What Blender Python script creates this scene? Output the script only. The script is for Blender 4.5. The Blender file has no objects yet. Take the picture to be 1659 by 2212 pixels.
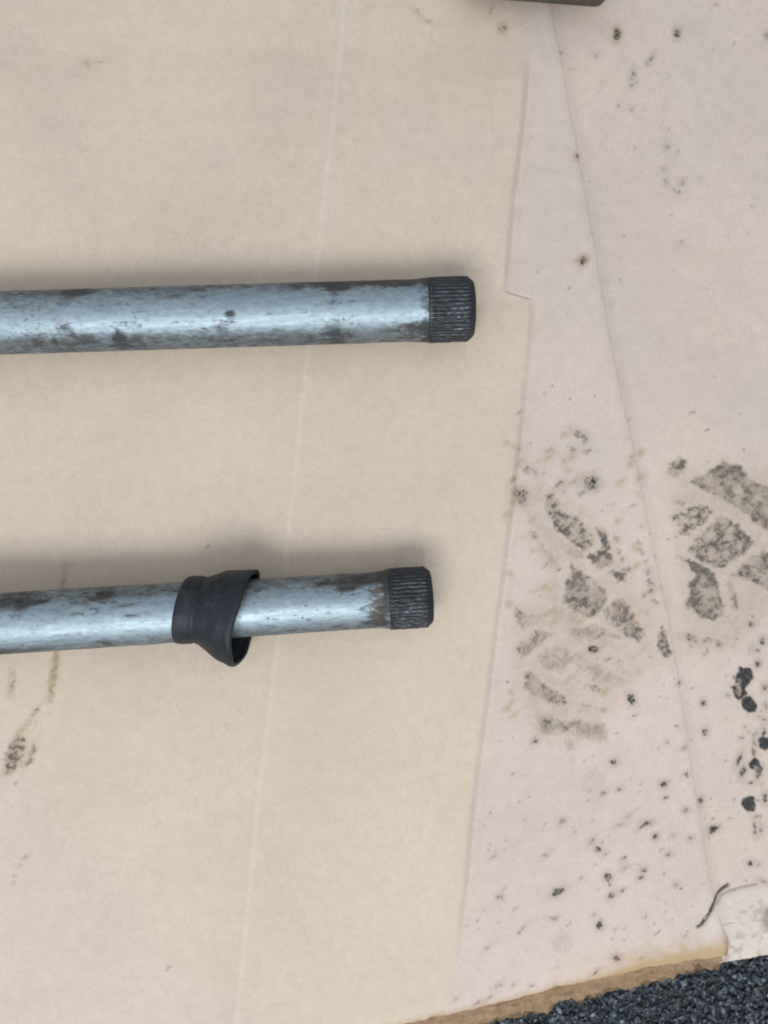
import bpy, math, random
import numpy as np
from mathutils import Vector, Matrix

random.seed(4)
rng = np.random.default_rng(11)
scene = bpy.context.scene
COL = scene.collection

# ------------------------------------------------------------------ scale of the place
S = 0.300 / 1659.0          # metres per plan unit (plan: x to the right, y away from the top edge of the table-top view)
ZC = 0.0090                 # height of the upper cardboard face above the asphalt
HC = 0.300                  # camera height above the cardboard

def P(px, py, z=0.0):
    """plan position as it is sighted from the camera -> real point at height z above the cardboard"""
    k = (HC - z) / HC
    return Vector(((px - 829.5) * S * k, -(py - 1106.0) * S * k, ZC + z))

# ------------------------------------------------------------------ camera, world, lamps, exposure
cam_d = bpy.data.cameras.new("camera")
cam = bpy.data.objects.new("camera", cam_d)
COL.objects.link(cam)
cam.location = (0, 0, ZC + HC)
cam.rotation_euler = (0, 0, 0)
cam_d.sensor_fit = 'HORIZONTAL'
cam_d.sensor_width = 36.0
cam_d.lens = 36.0 * HC / 0.300
cam_d.clip_start = 0.01
cam_d.clip_end = 60.0
cam_d.dof.use_dof = True
cam_d.dof.focus_distance = HC - 0.030
cam_d.dof.aperture_fstop = 9.0
scene.camera = cam

world = bpy.data.worlds.new("World")
scene.world = world
world.use_nodes = True
bg = world.node_tree.nodes['Background']
bg.inputs[1].default_value = 0.98
# even overcast daylight: (1 + 2 sin(elevation)) / 3, the same in every direction of the compass
_wt = world.node_tree
_tc = _wt.nodes.new('ShaderNodeTexCoord'); _sx = _wt.nodes.new('ShaderNodeSeparateXYZ')
_wt.links.new(_tc.outputs['Generated'], _sx.inputs[0])
_mr = _wt.nodes.new('ShaderNodeMapRange')
_mr.inputs['From Min'].default_value = 0.0; _mr.inputs['From Max'].default_value = 1.0
_mr.inputs['To Min'].default_value = 0.30; _mr.inputs['To Max'].default_value = 1.0
_wt.links.new(_sx.outputs['Z'], _mr.inputs['Value'])
_vm = _wt.nodes.new('ShaderNodeVectorMath'); _vm.operation = 'SCALE'
_vm.inputs[0].default_value = (0.79, 0.94, 1.09)
_wt.links.new(_mr.outputs[0], _vm.inputs['Scale'])
_wt.links.new(_vm.outputs[0], bg.inputs[0])

def area_lamp(name, loc, target, sx, sy, power, col):
    d = bpy.data.lights.new(name, 'AREA')
    d.shape = 'RECTANGLE'; d.size = sx; d.size_y = sy
    d.energy = power; d.color = col
    o = bpy.data.objects.new(name, d)
    COL.objects.link(o)
    o.location = loc
    dirv = Vector(target) - Vector(loc)
    o.rotation_euler = dirv.to_track_quat('-Z', 'Y').to_euler()
    return o
# workshop lamp beside the work, towards the viewer's left
area_lamp("work_lamp", (-0.16, -0.80, 1.20), (0.06, -0.08, 0), 0.90, 0.44, 15.0, (0.84, 0.95, 1.0))

vs = scene.view_settings
scene.display_settings.display_device = 'sRGB'
vs.view_transform = 'Standard'
vs.look = 'None'
vs.exposure = 0.0
vs.gamma = 1.0
vs.use_curve_mapping = False
scene.cycles.filter_width = 1.9
scene.cycles.use_denoising = True

# ------------------------------------------------------------------ numpy noise
def _hash(ix, iy, seed):
    h = (ix.astype(np.int64) * 374761393 + iy.astype(np.int64) * 668265263 + seed * 974634777) & 0x7fffffff
    h = ((h ^ (h >> 13)) * 1274126177) & 0x7fffffff
    h = h ^ (h >> 16)
    return (h & 0xffff) / 65535.0

def vnoise(x, y, seed=0):
    ix = np.floor(x); iy = np.floor(y)
    fx = x - ix; fy = y - iy
    fx = fx * fx * (3 - 2 * fx); fy = fy * fy * (3 - 2 * fy)
    a = _hash(ix, iy, seed); b = _hash(ix + 1, iy, seed)
    c = _hash(ix, iy + 1, seed); d = _hash(ix + 1, iy + 1, seed)
    return (a * (1 - fx) + b * fx) * (1 - fy) + (c * (1 - fx) + d * fx) * fy

def fbm(x, y, seed=0, octv=4):
    s = 0; a = 0.5; t = 0
    for k in range(octv):
        s = s + a * vnoise(x, y, seed + 17 * k); t += a
        x = x * 2.03 + 11.3; y = y * 2.03 + 5.7; a *= 0.5
    return s / t

def sstep(e0, e1, x):
    t = np.clip((x - e0) / (e1 - e0), 0, 1)
    return t * t * (3 - 2 * t)

# ------------------------------------------------------------------ outlines of the cardboard
C_y = [-600, 0, 60, 150, 350, 520, 700, 850, 980, 1140, 1330, 1450, 1650, 1830, 1920, 1948, 1980, 2010, 2035, 2055, 2077, 2110, 2600]
C_x = [1050, 1183, 1196, 1215, 1250, 1280, 1311, 1340, 1369, 1401, 1440, 1461, 1490, 1520, 1536, 1542, 1550, 1561, 1572, 1576, 1577, 1576, 1576]
def xC(y): return np.interp(y, C_y, C_x) + (vnoise(np.asarray(y, float) / 60., np.zeros_like(np.asarray(y, float)) + 3.3, 5) - .5) * 3.0

E_x = [-1500, 0, 700, 948, 1033, 1160, 1201, 1281, 1352, 1408, 1502, 1558, 1580, 2100]
E_y = [2700, 2420, 2262, 2200, 2184, 2150, 2138, 2123, 2110, 2096, 2083, 2073, 2070, 2010]
def yE(x):
    x = np.asarray(x, float)
    return np.interp(x, E_x, E_y) + (fbm(x / 26., x * 0 + 1.7, 9, 3) - .5) * 9

F_x = [-1500, 0, 700, 950, 1085, 1120, 1146, 1165, 1184, 1205, 1226, 1245, 1269, 1287, 1302, 1335, 1367, 1399, 1430, 1461, 1495, 1527, 1550, 1570, 1578]
F_y = [2745, 2465, 2305, 2246, 2213, 2207, 2196, 2200, 2197, 2184, 2172, 2167, 2165, 2168, 2157, 2152, 2150, 2138, 2133, 2128, 2113, 2104, 2107, 2099, 2078]
def yF(x):
    x = np.asarray(x, float)
    return np.interp(x, F_x, F_y) + (fbm(x / 14., x * 0 + 7.7, 19, 3) - .5) * 8

B1y = [-400, 150, 250, 430, 600, 630, 638, 648, 800, 900, 1100, 1280, 1550, 1800, 2050, 2130, 2600]
B1x = [1150, 1134, 1124, 1101, 1087, 1085, 1108, 1143, 1131, 1121, 1101, 1076, 1041, 1010, 985, 972, 900]
def xB(y): return np.interp(y, B1y, B1x)
A_y = [-600, 0, 300, 520, 760, 1000, 1180, 1480, 1700, 2000, 2212, 2700]
A_x = [800, 745, 716, 692, 666, 640, 621, 590, 562, 532, 511, 460]
def xA(y): return np.interp(y, A_y, A_x)

# ------------------------------------------------------------------ stains: shapes with soft broken edges
def T(ox, oy, k): return lambda x, y: (ox + x * k, oy + y * k, k)
Z3 = T(0, 1152, .3307)
Z4 = T(1371.5, 1316.7, .29762)
Z5 = T(713.2, 0, .5701)
Z6 = T(987.5, 877.8, .40478)
Z7 = T(932.6, 1591, .43783)
Z8 = T(0, 1371.5, .38009)
Z9 = T(109.7, 0, .4299)

BLOBS = []   # x, y, rx, ry, angle, strength, tan
def blobs(z, lst):
    for b in lst:
        x, y, rx, ry, s = b[:5]
        ang = b[5] if len(b) > 5 else 0
        tan = b[6] if len(b) > 6 else 0.0
        X, Y, k = z(x, y)
        BLOBS.append((X, Y, rx * k, ry * k, ang, s, tan))
POLYS = []   # points, strength, softness, breakup
def polys(z, lst):
    for pts, s, soft, br in lst:
        POLYS.append(([z(*p)[:2] for p in pts], s, soft, br))

blobs(Z6, [(650,150,34,18,.75,20),(682,182,12,22,.6,20),(690,235,28,11,.55),(620,232,16,12,.5,-30),(495,240,26,14,.4,0,.5),(568,287,14,16,.5,40),
 (345,285,14,11,.3),(375,338,30,20,.55,30),(422,352,17,10,.45,-40),(460,350,8,15,.35,30),(340,478,44,36,.75,40),(292,392,10,20,.5,40),(355,525,20,10,.4,0,.4),
 (712,408,42,36,.8),(662,462,30,14,.5,-30),(545,415,26,15,.7,-45),(628,395,26,9,.5,-40,.5),(570,455,14,12,.4),(492,490,14,34,.75,30),
 (632,600,20,18,.6),(560,640,28,18,.6,30),(655,645,22,22,.55),(530,530,22,20,.4),(845,705,12,26,.5,-15),(862,770,10,24,.45,-15),(880,818,18,12,.55),(900,870,26,14,.6),
 (940,530,24,8,.45,-40),(968,730,16,14,.45),(985,775,14,22,.45,-30),(1008,830,12,14,.5),(1015,882,14,18,.65),(1030,940,20,24,.65,-20),(1036,985,26,14,.7,-20),
 (1048,1040,22,12,.5,30),(990,1010,14,9,.6,-40),(985,640,14,8,.35),(410,692,20,16,.45,40,.6),(455,745,12,24,.35,-30),
 (725,1296,30,23,.98,-10),(770,1212,16,34,.6,30),(800,1347,22,8,.6,-30),(860,1358,14,6,.6,-30),(500,1372,32,16,.4,20,.7),
 (530,1540,44,22,.55,20),(548,1580,24,10,.4,-20,.6),(760,1425,20,24,.45,40),(685,1592,34,9,.5,15),(783,1617,16,18,.5,40),(880,1460,16,6,.4),(925,1560,20,33,.92,-20),(950,1645,18,9,.5,-30),
 (730,1500,36,18,.6,10),(415,1786,20,11,.85,-30),(600,1800,26,28,.28),(560,1700,60,22,.35,15),(1255,1240,36,20,.75,10),(1258,1275,8,18,.5,20),(1345,1250,34,12,.6,-10),(1405,1270,18,22,.65),
 (1335,1315,10,28,.4,30),(1200,515,30,18,.45),(1180,700,14,10,.5),(1135,712,6,6,.6),(1540,230,5,5,.7),(1330,310,26,5,.5,-40),(1550,555,12,14,.4),
 (485,1220,28,14,.45,-40),(420,980,50,12,.25,-15),(510,920,30,7,.3,-40),(470,850,24,6,.35,-35),(325,38,22,5,.6,-45),(920,70,14,5,.7,-45),(932,268,14,7,.6,-45),(815,528,20,5,.35),
 (1060,800,8,12,.4),(1490,1060,16,24,.35),(1430,285,12,10,.3),(1630,600,40,40,.3,0,.5)])
polys(Z6, [
 ([(480,470),(520,480),(560,560),(600,580),(650,600),(690,660),(735,735),(670,780),(600,720),(530,660),(490,590),(465,540)],.58,5,.60),
 ([(735,650),(770,640),(800,690),(825,760),(790,770),(770,720)],.65,4,.55),
 ([(695,800),(740,790),(780,750),(830,790),(835,830),(780,870),(740,860)],.75,4,.5),
 ([(800,880),(860,880),(910,890),(890,940),(850,935)],.55,5,.5),
 ([(610,845),(660,880),(720,920),(790,980),(800,1020),(760,1090),(700,1130),(620,1090),(560,1040),(575,970),(590,900)],.58,5,.35),
 ([(850,1015),(900,1050),(940,1110),(990,1200),(960,1240),(880,1220),(800,1150),(780,1090)],.52,6,.45),
 ([(440,740),(490,770),(540,830),(530,870),(480,830)],.28,7,.5),
 ([(310,1070),(350,1110),(480,1110),(430,1160),(340,1195),(315,1130)],.42,7,.45),
 ([(305,1290),(350,1250),(420,1190),(480,1200),(470,1250),(380,1330),(330,1330)],.5,6,.5),
 ([(560,1200),(700,1160),(800,1190),(880,1220),(780,1280),(650,1250)],.32,10,.5),
 ([(1085,1170),(1110,1200),(1130,1270),(1140,1320),(1120,1350),(1080,1310),(1060,1270)],.75,4,.6),
 ([(365,1410),(420,1430),(470,1500),(560,1530),(590,1580),(510,1590),(400,1540),(355,1500)],.46,6,.4),
 ([(415,1620),(480,1640),(560,1680),(620,1670),(700,1690),(780,1690),(790,1770),(740,1780),(640,1750),(560,1740),(450,1740),(420,1690)],.42,10,.35),
 ([(500,1120),(640,1080),(720,1130),(600,1180),(520,1160)],.2,10,.4),
 ([(1145,310),(1200,270),(1245,290),(1210,360),(1160,390),(1130,350)],.72,4,.65),
 ([(1250,400),(1330,350),(1430,295),(1520,320),(1560,380),(1640,420),(1800,500),(1800,760),(1659,665),(1580,600),(1520,560),(1430,490),(1350,460)],.5,5,.3),
 ([(1145,590),(1220,560),(1300,520),(1380,550),(1350,600),(1230,690),(1180,690),(1200,640)],.68,4,.7),
 ([(1270,730),(1390,590),(1430,580),(1520,640),(1605,735),(1530,800),(1440,860),(1370,860),(1300,820),(1240,770)],.6,4,.5),
 ([(1185,800),(1240,810),(1310,850),(1360,870),(1395,920),(1420,1020),(1440,1105),(1380,1150),(1300,1120),(1230,1070),(1250,960),(1280,900),(1230,830)],.68,4,.35),
 ([(1520,870),(1580,800),(1680,770),(1800,800),(1800,1000),(1659,980),(1600,950),(1510,910),(1460,900)],.6,5,.5),
 ([(1450,930),(1480,950),(1510,1060),(1500,1090),(1460,1000)],.42,5,.5),
])
blobs(Z4, [(860,110,22,20,.88),(872,60,10,22,.6),(940,235,18,24,.9),(858,285,12,24,.65,20),(900,298,14,11,.7,-30),(905,403,20,26,.92),
 (688,632,11,10,.9),(955,575,16,24,.92),(962,705,14,20,.8),(510,685,20,24,.9),(525,898,21,24,.9),(325,535,14,11,.85,-35),(317,467,8,5,.7,-30),
 (300,840,18,8,.75,-30),(318,868,10,6,.7,-30),(225,960,12,9,.65,-35),(345,1000,16,9,.75,-30),(950,805,20,11,.8,10),(882,975,11,22,.8),(885,915,9,22,.75,30),(912,910,12,8,.6),(930,1065,10,4,.5),
 (875,1045,13,34,.88,-10),(768,1100,15,54,.93,22),(797,1185,20,46,.93,18),(913,1205,18,42,.92,15),(845,1270,24,11,.75,0),(860,1262,8,12,.6),(670,1108,15,7,.65,-40),(787,940,13,9,.75,-30),
 (812,860,9,10,.65),(960,1380,20,38,.9),(735,1387,17,8,.8,-35),(910,1397,8,6,.8),(895,1515,16,9,.8,-20),(935,1510,18,6,.6,-30),(890,1600,13,48,.88,-8),(930,1615,12,24,.75,10),(932,1545,8,26,.5,20),
 (205,1260,27,22,.95),(240,1243,18,6,.85,-35),(362,1190,17,10,.75,-40),(378,1207,10,7,.7),(215,1365,15,10,.75,-30),(485,1395,20,23,.95),(365,1452,18,16,.88),(487,1448,7,5,.7),
 (80,1548,34,17,.97,-15),(45,1570,24,9,.95,-35),(115,1560,8,18,.8,-10),(145,1645,17,19,.9,20),(270,1638,14,10,.75,-30),(240,1665,8,5,.75,-30),(398,1655,15,11,.85,-30),(585,1605,36,24,1.0,-5),(612,1598,20,8,.9,-20),(565,1632,14,10,.8),(548,1668,8,6,.8),
 (710,1530,12,7,.7,-30),(237,1775,16,10,.78,-30),(60,1885,23,19,.9,-20),(40,1937,22,14,.88,-20),(210,1918,14,6,.75,-35),(297,1995,13,10,.75,-40),(855,1860,22,20,.85),(912,1865,13,12,.72),(950,1985,26,10,.7,20),(408,2150,12,5,.7),
 (700,1250,7,22,.3),(575,1048,9,5,.5),(410,652,9,6,.45),(430,578,12,6,.6,-30),(225,642,12,6,.5,-30),(178,630,10,6,.55),(30,1320,16,6,.5,-30),(350,1310,10,3,.5,-20),(555,1885,6,5,.5),(488,1760,6,5,.5),(745,215,8,6,.6),(110,340,16,8,.4),
 (885,780,30,6,.3),(915,785,14,5,.6,-30),(880,1465,14,8,.6),(950,900,14,40,.85),(890,1840,8,5,.5),(845,1632,9,4,.6)])
polys(Z6, [
 ([(300,420),(470,400),(700,560),(900,800),(1080,1100),(1120,1360),(980,1420),(800,1640),(640,1800),(400,1740),(300,1500),(290,1100),(480,900)],.075,30,.55),
 ([(1140,300),(1300,330),(1700,330),(1760,1000),(1500,1300),(1230,1300),(1180,800)],.085,30,.55),
 ([(420,1320),(560,1280),(660,1340),(560,1420),(450,1400)],.24,10,.6),
 ([(480,1080),(560,1060),(600,1120),(520,1150)],.26,9,.6),
 ([(600,1380),(700,1350),(860,1420),(900,1500),(760,1480),(640,1440)],.22,10,.6),
 ([(560,1560),(680,1560),(760,1620),(660,1640)],.22,9,.6),
 ([(900,1120),(960,1150),(1010,1230),(960,1260),(910,1190)],.36,8,.6),
 ([(530,700),(600,740),(690,800),(640,820),(560,770)],.22,8,.6),
])
polys(Z4, [
 ([(770,420),(790,425),(795,440),(820,428),(850,432),(868,460),(880,500),(850,530),(830,560),(800,548),(740,535),(745,490),(765,460)],1.0,2.2,.18),
 ([(710,570),(750,540),(835,540),(815,580),(830,620),(800,650),(765,668),(735,645),(725,610)],.97,2.2,.25),
 ([(790,650),(845,633),(880,660),(900,710),(885,750),(825,757),(795,720),(786,680)],1.0,2.2,.15),
 ([(905,950),(940,932),(1000,940),(1010,1000),(960,1030),(915,1010)],.97,2.5,.2),
 ([(835,1130),(885,1085),(920,1120),(945,1170),(920,1200),(880,1175),(850,1160)],1.0,2.5,.2),
 ([(800,1380),(845,1365),(885,1375),(895,1430),(880,1475),(830,1478),(795,1440),(788,1410)],.97,2.2,.2),
 ([(560,1590),(630,1590),(610,1620),(575,1650),(545,1620)],.9,2.5,.3),
])
blobs(Z7, [(510,20,18,13,.75,-40),(895,122,17,14,.85),(845,275,14,7,.8,-40),(925,258,12,8,.75,-40),(645,418,17,11,.75,-40),(790,515,12,22,.8,30),(820,553,16,16,.85),(857,575,12,8,.65,-40),(930,435,18,7,.7,-20),(965,390,12,6,.65,-40),(705,475,13,10,.45,-30),
 (945,600,13,9,.7,-40),(950,642,16,9,.8,-40),(866,690,19,22,.85),(876,718,8,14,.8,-20),(618,766,30,17,1.0,-32),(640,752,18,8,.95,-20),(885,782,20,12,.97,-45),(735,703,15,6,.6,-40),(333,790,16,13,.65,-30),(362,745,20,5,.45,-45),(565,583,16,6,.75,-42),(300,587,17,6,.6,-45),
 (400,180,16,5,.5,-45),(575,893,14,8,.5),(602,897,18,11,.6,-20),(825,930,17,18,.92),(830,905,8,12,.6),(455,945,26,6,.6,-42),(430,967,10,8,.55),(275,1040,20,6,.6,-42),(910,1090,18,15,.85,-20),(810,1172,18,7,.75,-42),(325,1228,22,9,.72,-35),(400,1227,15,6,.6,-40),(495,1235,12,11,.6,-30),
 (285,1287,22,7,.65,-42),(222,1322,26,7,.6,-48),(120,1295,20,6,.5,-42),(760,1238,16,7,.75,-25),(675,925,14,5,.6,-42),(795,880,12,6,.6,-40),(940,755,17,6,.7,-38),(615,1135,16,6,.45,-42),(1035,1095,12,5,.55,-40),(175,935,17,5,.5,-42),(645,1020,55,45,.16),(560,1280,6,4,.5),
 (410,850,20,5,.45,-45),(260,855,18,5,.4,-45),(1110,965,22,5,.6,-45),(900,955,16,4,.45,-45),(640,420,8,6,.5),(560,430,10,4,.5,-40),(545,460,10,4,.5,-40),(455,1310,12,5,.4,-30),(690,135,12,80,.1),(800,240,60,90,.12),(1200,728,12,7,.5,-40),(820,755,8,4,.5,-40),(805,632,10,4,.6,-30),(1050,885,10,12,.4),(30,1400,24,10,.6,-20)])
blobs(Z5, [(1092,120,13,21,1.0,8,.8),(1322,115,12,17,.95,12,.4),(655,110,10,12,.78,10,.5),(608,45,6,13,.6,25),(880,193,6,10,.6,30),(1010,200,10,13,.42,10),(1222,212,6,17,.85,28),(1208,232,4,8,.7,20),(1152,272,8,20,.8,8),(1150,310,6,8,.7),(1098,390,5,8,.6,20),(1148,405,6,10,.55),
 (1035,308,5,20,.28,25),(1280,548,8,12,.62,20),(1325,563,5,5,.6),(1270,632,7,6,.75,-30),(1278,680,7,11,.75),(1340,683,5,11,.7,30),(1322,722,11,8,.6,35),(1310,712,5,5,.6),(1290,480,4,8,.4,10),(1158,548,4,9,.4,15),(957,988,15,15,.95,-20,.8),(930,988,9,4,.6,-20,.5),(935,592,6,9,.85,20,.6),(940,412,4,4,.4),
 (1298,810,5,4,.6),(1337,912,5,10,.35,20),(330,52,18,8,.42,35),(370,85,22,8,.34,30),(905,1090,4,9,.4,30),(1605,775,4,4,.5),(1472,2,7,6,.6),(912,250,10,8,.18),(1660,125,8,18,.6),(1408,668,10,6,.2),(1463,178,4,5,.4),(1117,178,3,12,.3,25),(1497,610,3,3,.4),(1188,645,4,4,.35),(1060,110,40,30,.05)])
blobs(Z8, [(318,180,9,90,.62,8),(330,110,11,34,.6,8),(300,300,9,55,.45,8),(302,370,9,6,.55,-40),(288,438,10,8,.35,-40),(215,425,10,42,.55,42),(170,490,6,60,.45,40),(75,290,13,38,.62,5),(80,215,18,20,.28,5),(100,840,15,6,.5,-40),
 (150,1260,18,8,.55,-45),(120,1305,14,8,.4,-45),(90,1360,16,6,.5,-30),(85,1405,16,6,.3,-40),(960,1893,24,5,.65,-42),(195,535,30,6,.25,-60),(900,1070,20,4,.15,-42),(215,490,12,4,.35,30),(248,515,5,5,.35)])
polys(Z8, [([(110,540),(135,560),(150,600),(135,720),(70,780),(35,800),(25,740),(45,660),(80,600)],.68,5,.75),
 ([(190,615),(212,650),(190,710),(150,750),(130,740),(170,690)],.5,4,.7)])
blobs(Z9, [(185,318,17,19,.42,0),(240,314,42,7,.28,3),(190,345,8,12,.3)])
blobs(Z3, [(420,330,14,70,.35,5,.6),(430,240,10,30,.25,8,.6),(1350,95,5,30,.45,30),(1340,120,8,6,.4),(470,205,12,8,.25)])

for i in range(70):
    BLOBS.append((random.uniform(1090, 1400), random.uniform(930, 1560), random.uniform(2, 6), random.uniform(1.5, 3.5), -42, .22, random.uniform(.5, 1.1)))
blobs(Z8, [(95, 650, 26, 120, .10, 22, .7), (180, 670, 14, 60, .08, 25, .5), (318, 180, 10, 100, .1, 8, 1.0)])
# fine spatter, thickest towards the torn corner
for i in range(270):
    t = random.random()
    if t < .62:
        x = random.uniform(1030, 1700); y = random.uniform(1380, 2100)
    elif t < .86:
        x = random.uniform(1130, 1700); y = random.uniform(850, 1500)
    else:
        x = random.uniform(1130, 1700); y = random.uniform(60, 900)
    r = random.choice([.9, 1.1, 1.3, 1.6, 2.2])
    el = random.uniform(1.0, 3.2)
    BLOBS.append((x, y, r * el, r, -42 + random.uniform(-10, 10), random.uniform(.3, .8), 0))

def stain_field(X, Y):
    """grid of plan positions (rows almost level, columns almost upright) -> stain, tan halo"""
    st = np.zeros_like(X); tn = np.zeros_like(X)
    ymin = Y.min(axis=1); ymax = Y.max(axis=1)
    xmin = X.min(axis=0); xmax = X.max(axis=0)
    wx = (fbm(X / 7., Y / 7., 31, 3) - .5); wy = (fbm(X / 7., Y / 7., 57, 3) - .5)
    c45, s45 = math.cos(math.radians(42)), math.sin(math.radians(42))
    U = X * c45 - Y * s45; V = X * s45 + Y * c45
    streak = fbm(U / 16., V / 3.6, 71, 4)
    grain = fbm(X / 3.2, Y / 3.2, 83, 2)
    rough = fbm(X / 9., Y / 9., 101, 3)
    def window(x0, x1, y0, y1):
        r = np.where((ymax >= y0) & (ymin <= y1))[0]
        c = np.where((xmax >= x0) & (xmin <= x1))[0]
        if len(r) == 0 or len(c) == 0: return None
        return slice(r[0], r[-1] + 1), slice(c[0], c[-1] + 1)
    for (bx, by, rx, ry, ang, s, tan) in BLOBS:
        m = max(rx, ry) * 1.9 + 4
        w = window(bx - m, bx + m, by - m, by + m)
        if w is None: continue
        a = math.radians(ang)
        amp = min(3.0 + .25 * (rx + ry), 7.0) * min(1, (rx + ry) / 8) * (.55 if s > .8 else 1.0)
        dx = X[w] - bx + wx[w] * amp * 1.9; dy = Y[w] - by + wy[w] * amp * 1.9
        u = dx * math.cos(a) + dy * math.sin(a); v = -dx * math.sin(a) + dy * math.cos(a)
        rad = np.sqrt((u / max(rx, .8)) ** 2 + (v / max(ry, .8)) ** 2)
        d = (rad - 1) * min(rx, ry)
        soft = 1.3 + .12 * min(rx, ry)
        f = sstep(soft, -soft, d)
        br = .22 if s > .8 else .42
        f = f * (1 - br * sstep(.62, .38, streak[w]) ) * (1 - .45 * sstep(.62, .35, grain[w]))
        st[w] = np.maximum(st[w], np.clip(f * s * 1.30, 0, 1))
        halo = np.exp(-np.clip(d, 0, None) ** 2 / (2 * (3.0 + .32 * min(rx, ry)) ** 2))
        if min(rx, ry) > 2.6: st[w] = np.maximum(st[w], halo * s * (.24 if s > .6 else .14))
        if tan: tn[w] = np.maximum(tn[w], np.exp(-np.clip(d, 0, None) ** 2 / (2 * 4.0 ** 2)) * tan * .5)
    for pts, s, soft, br in POLYS:
        px = [p[0] for p in pts]; py = [p[1] for p in pts]
        w = window(min(px) - 14, max(px) + 14, min(py) - 14, max(py) + 14)
        if w is None: continue
        wa = 4.5 if br < .28 else 15
        x = X[w] + wx[w] * wa; y = Y[w] + wy[w] * wa
        d2 = np.full(x.shape, 1e9); inside = np.zeros(x.shape, bool)
        n = len(pts)
        for i in range(n):
            ax, ay = pts[i]; bx, by = pts[(i + 1) % n]
            ex, ey = bx - ax, by - ay
            t = np.clip(((x - ax) * ex + (y - ay) * ey) / (ex * ex + ey * ey + 1e-9), 0, 1)
            d2 = np.minimum(d2, (x - ax - t * ex) ** 2 + (y - ay - t * ey) ** 2)
            cond = ((ay > y) != (by > y)) & (x < ex * (y - ay) / (ey + (1e-9 if ey == 0 else 0)) + ax)
            inside ^= cond
        d = np.sqrt(d2) * np.where(inside, -1, 1)
        f = sstep(soft * 1.3, -soft * 1.4, d)
        edge = np.exp(-(d + 2) ** 2 / 18.) * .18
        k = streak[w] * .36 + grain[w] * .22 + rough[w] * .42 - .06 * sstep(-7, 2, d)
        f = f * (1 - min(1., br * .95) * sstep(.56, .43, k)) * (.86 + edge) * np.clip(.05 + 1.75 * fbm(x / 20., y / 20., 97, 4), .1, 1.35) * (.80 + .40 * grain[w])
        st[w] = np.maximum(st[w], np.clip(f * s * 1.70, 0, .84 if br > .28 else 1.0))
        tn[w] = np.maximum(tn[w], sstep(8, -4, d) * .12 * (br > .25))
    return np.clip(st, 0, 1), np.clip(tn, 0, 1)

# ------------------------------------------------------------------ node helpers
def mat_new(name):
    m = bpy.data.materials.new(name); m.use_nodes = True
    nt = m.node_tree
    return m, nt, nt.nodes['Principled BSDF']
def N(nt, typ, **kw):
    n = nt.nodes.new(typ)
    for k, v in kw.items(): setattr(n, k, v)
    return n
def noise(nt, co, scale, detail=4, rough=.55, dist=0):
    n = N(nt, 'ShaderNodeTexNoise')
    n.inputs['Scale'].default_value = scale; n.inputs['Detail'].default_value = detail
    n.inputs['Roughness'].default_value = rough; n.inputs['Distortion'].default_value = dist
    nt.links.new(co, n.inputs['Vector'])
    return n.outputs['Fac']
def ramp(nt, fac, a, b, c0=(0,0,0,1), c1=(1,1,1,1)):
    r = N(nt, 'ShaderNodeValToRGB')
    r.color_ramp.elements[0].position = a; r.color_ramp.elements[1].position = b
    r.color_ramp.elements[0].color = c0; r.color_ramp.elements[1].color = c1
    nt.links.new(fac, r.inputs[0])
    return r.outputs[0]
def mix(nt, fac, a, b, mode='MIX'):
    m = N(nt, 'ShaderNodeMix', data_type='RGBA', blend_type=mode)
    for i, v in ((0, fac), (6, a), (7, b)):
        if isinstance(v, (int, float)): m.inputs[i].default_value = v
        elif isinstance(v, tuple): m.inputs[i].default_value = v
        else: nt.links.new(v, m.inputs[i])
    return m.outputs[2]
def mth(nt, op, a, b=None, clamp=False):
    m = N(nt, 'ShaderNodeMath', operation=op, use_clamp=clamp)
    for i, v in ((0, a), (1, b)):
        if v is None: continue
        if isinstance(v, (int, float)): m.inputs[i].default_value = v
        else: nt.links.new(v, m.inputs[i])
    return m.outputs[0]
def scaled(nt, co, s):
    m = N(nt, 'ShaderNodeMapping'); m.inputs['Scale'].default_value = s
    nt.links.new(co, m.inputs['Vector'])
    return m.outputs[0]
def bump(nt, h, strength, dist, bsdf):
    b = N(nt, 'ShaderNodeBump'); b.inputs['Strength'].default_value = strength; b.inputs['Distance'].default_value = dist
    nt.links.new(h, b.inputs['Height']); nt.links.new(b.outputs[0], bsdf.inputs['Normal'])

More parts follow.
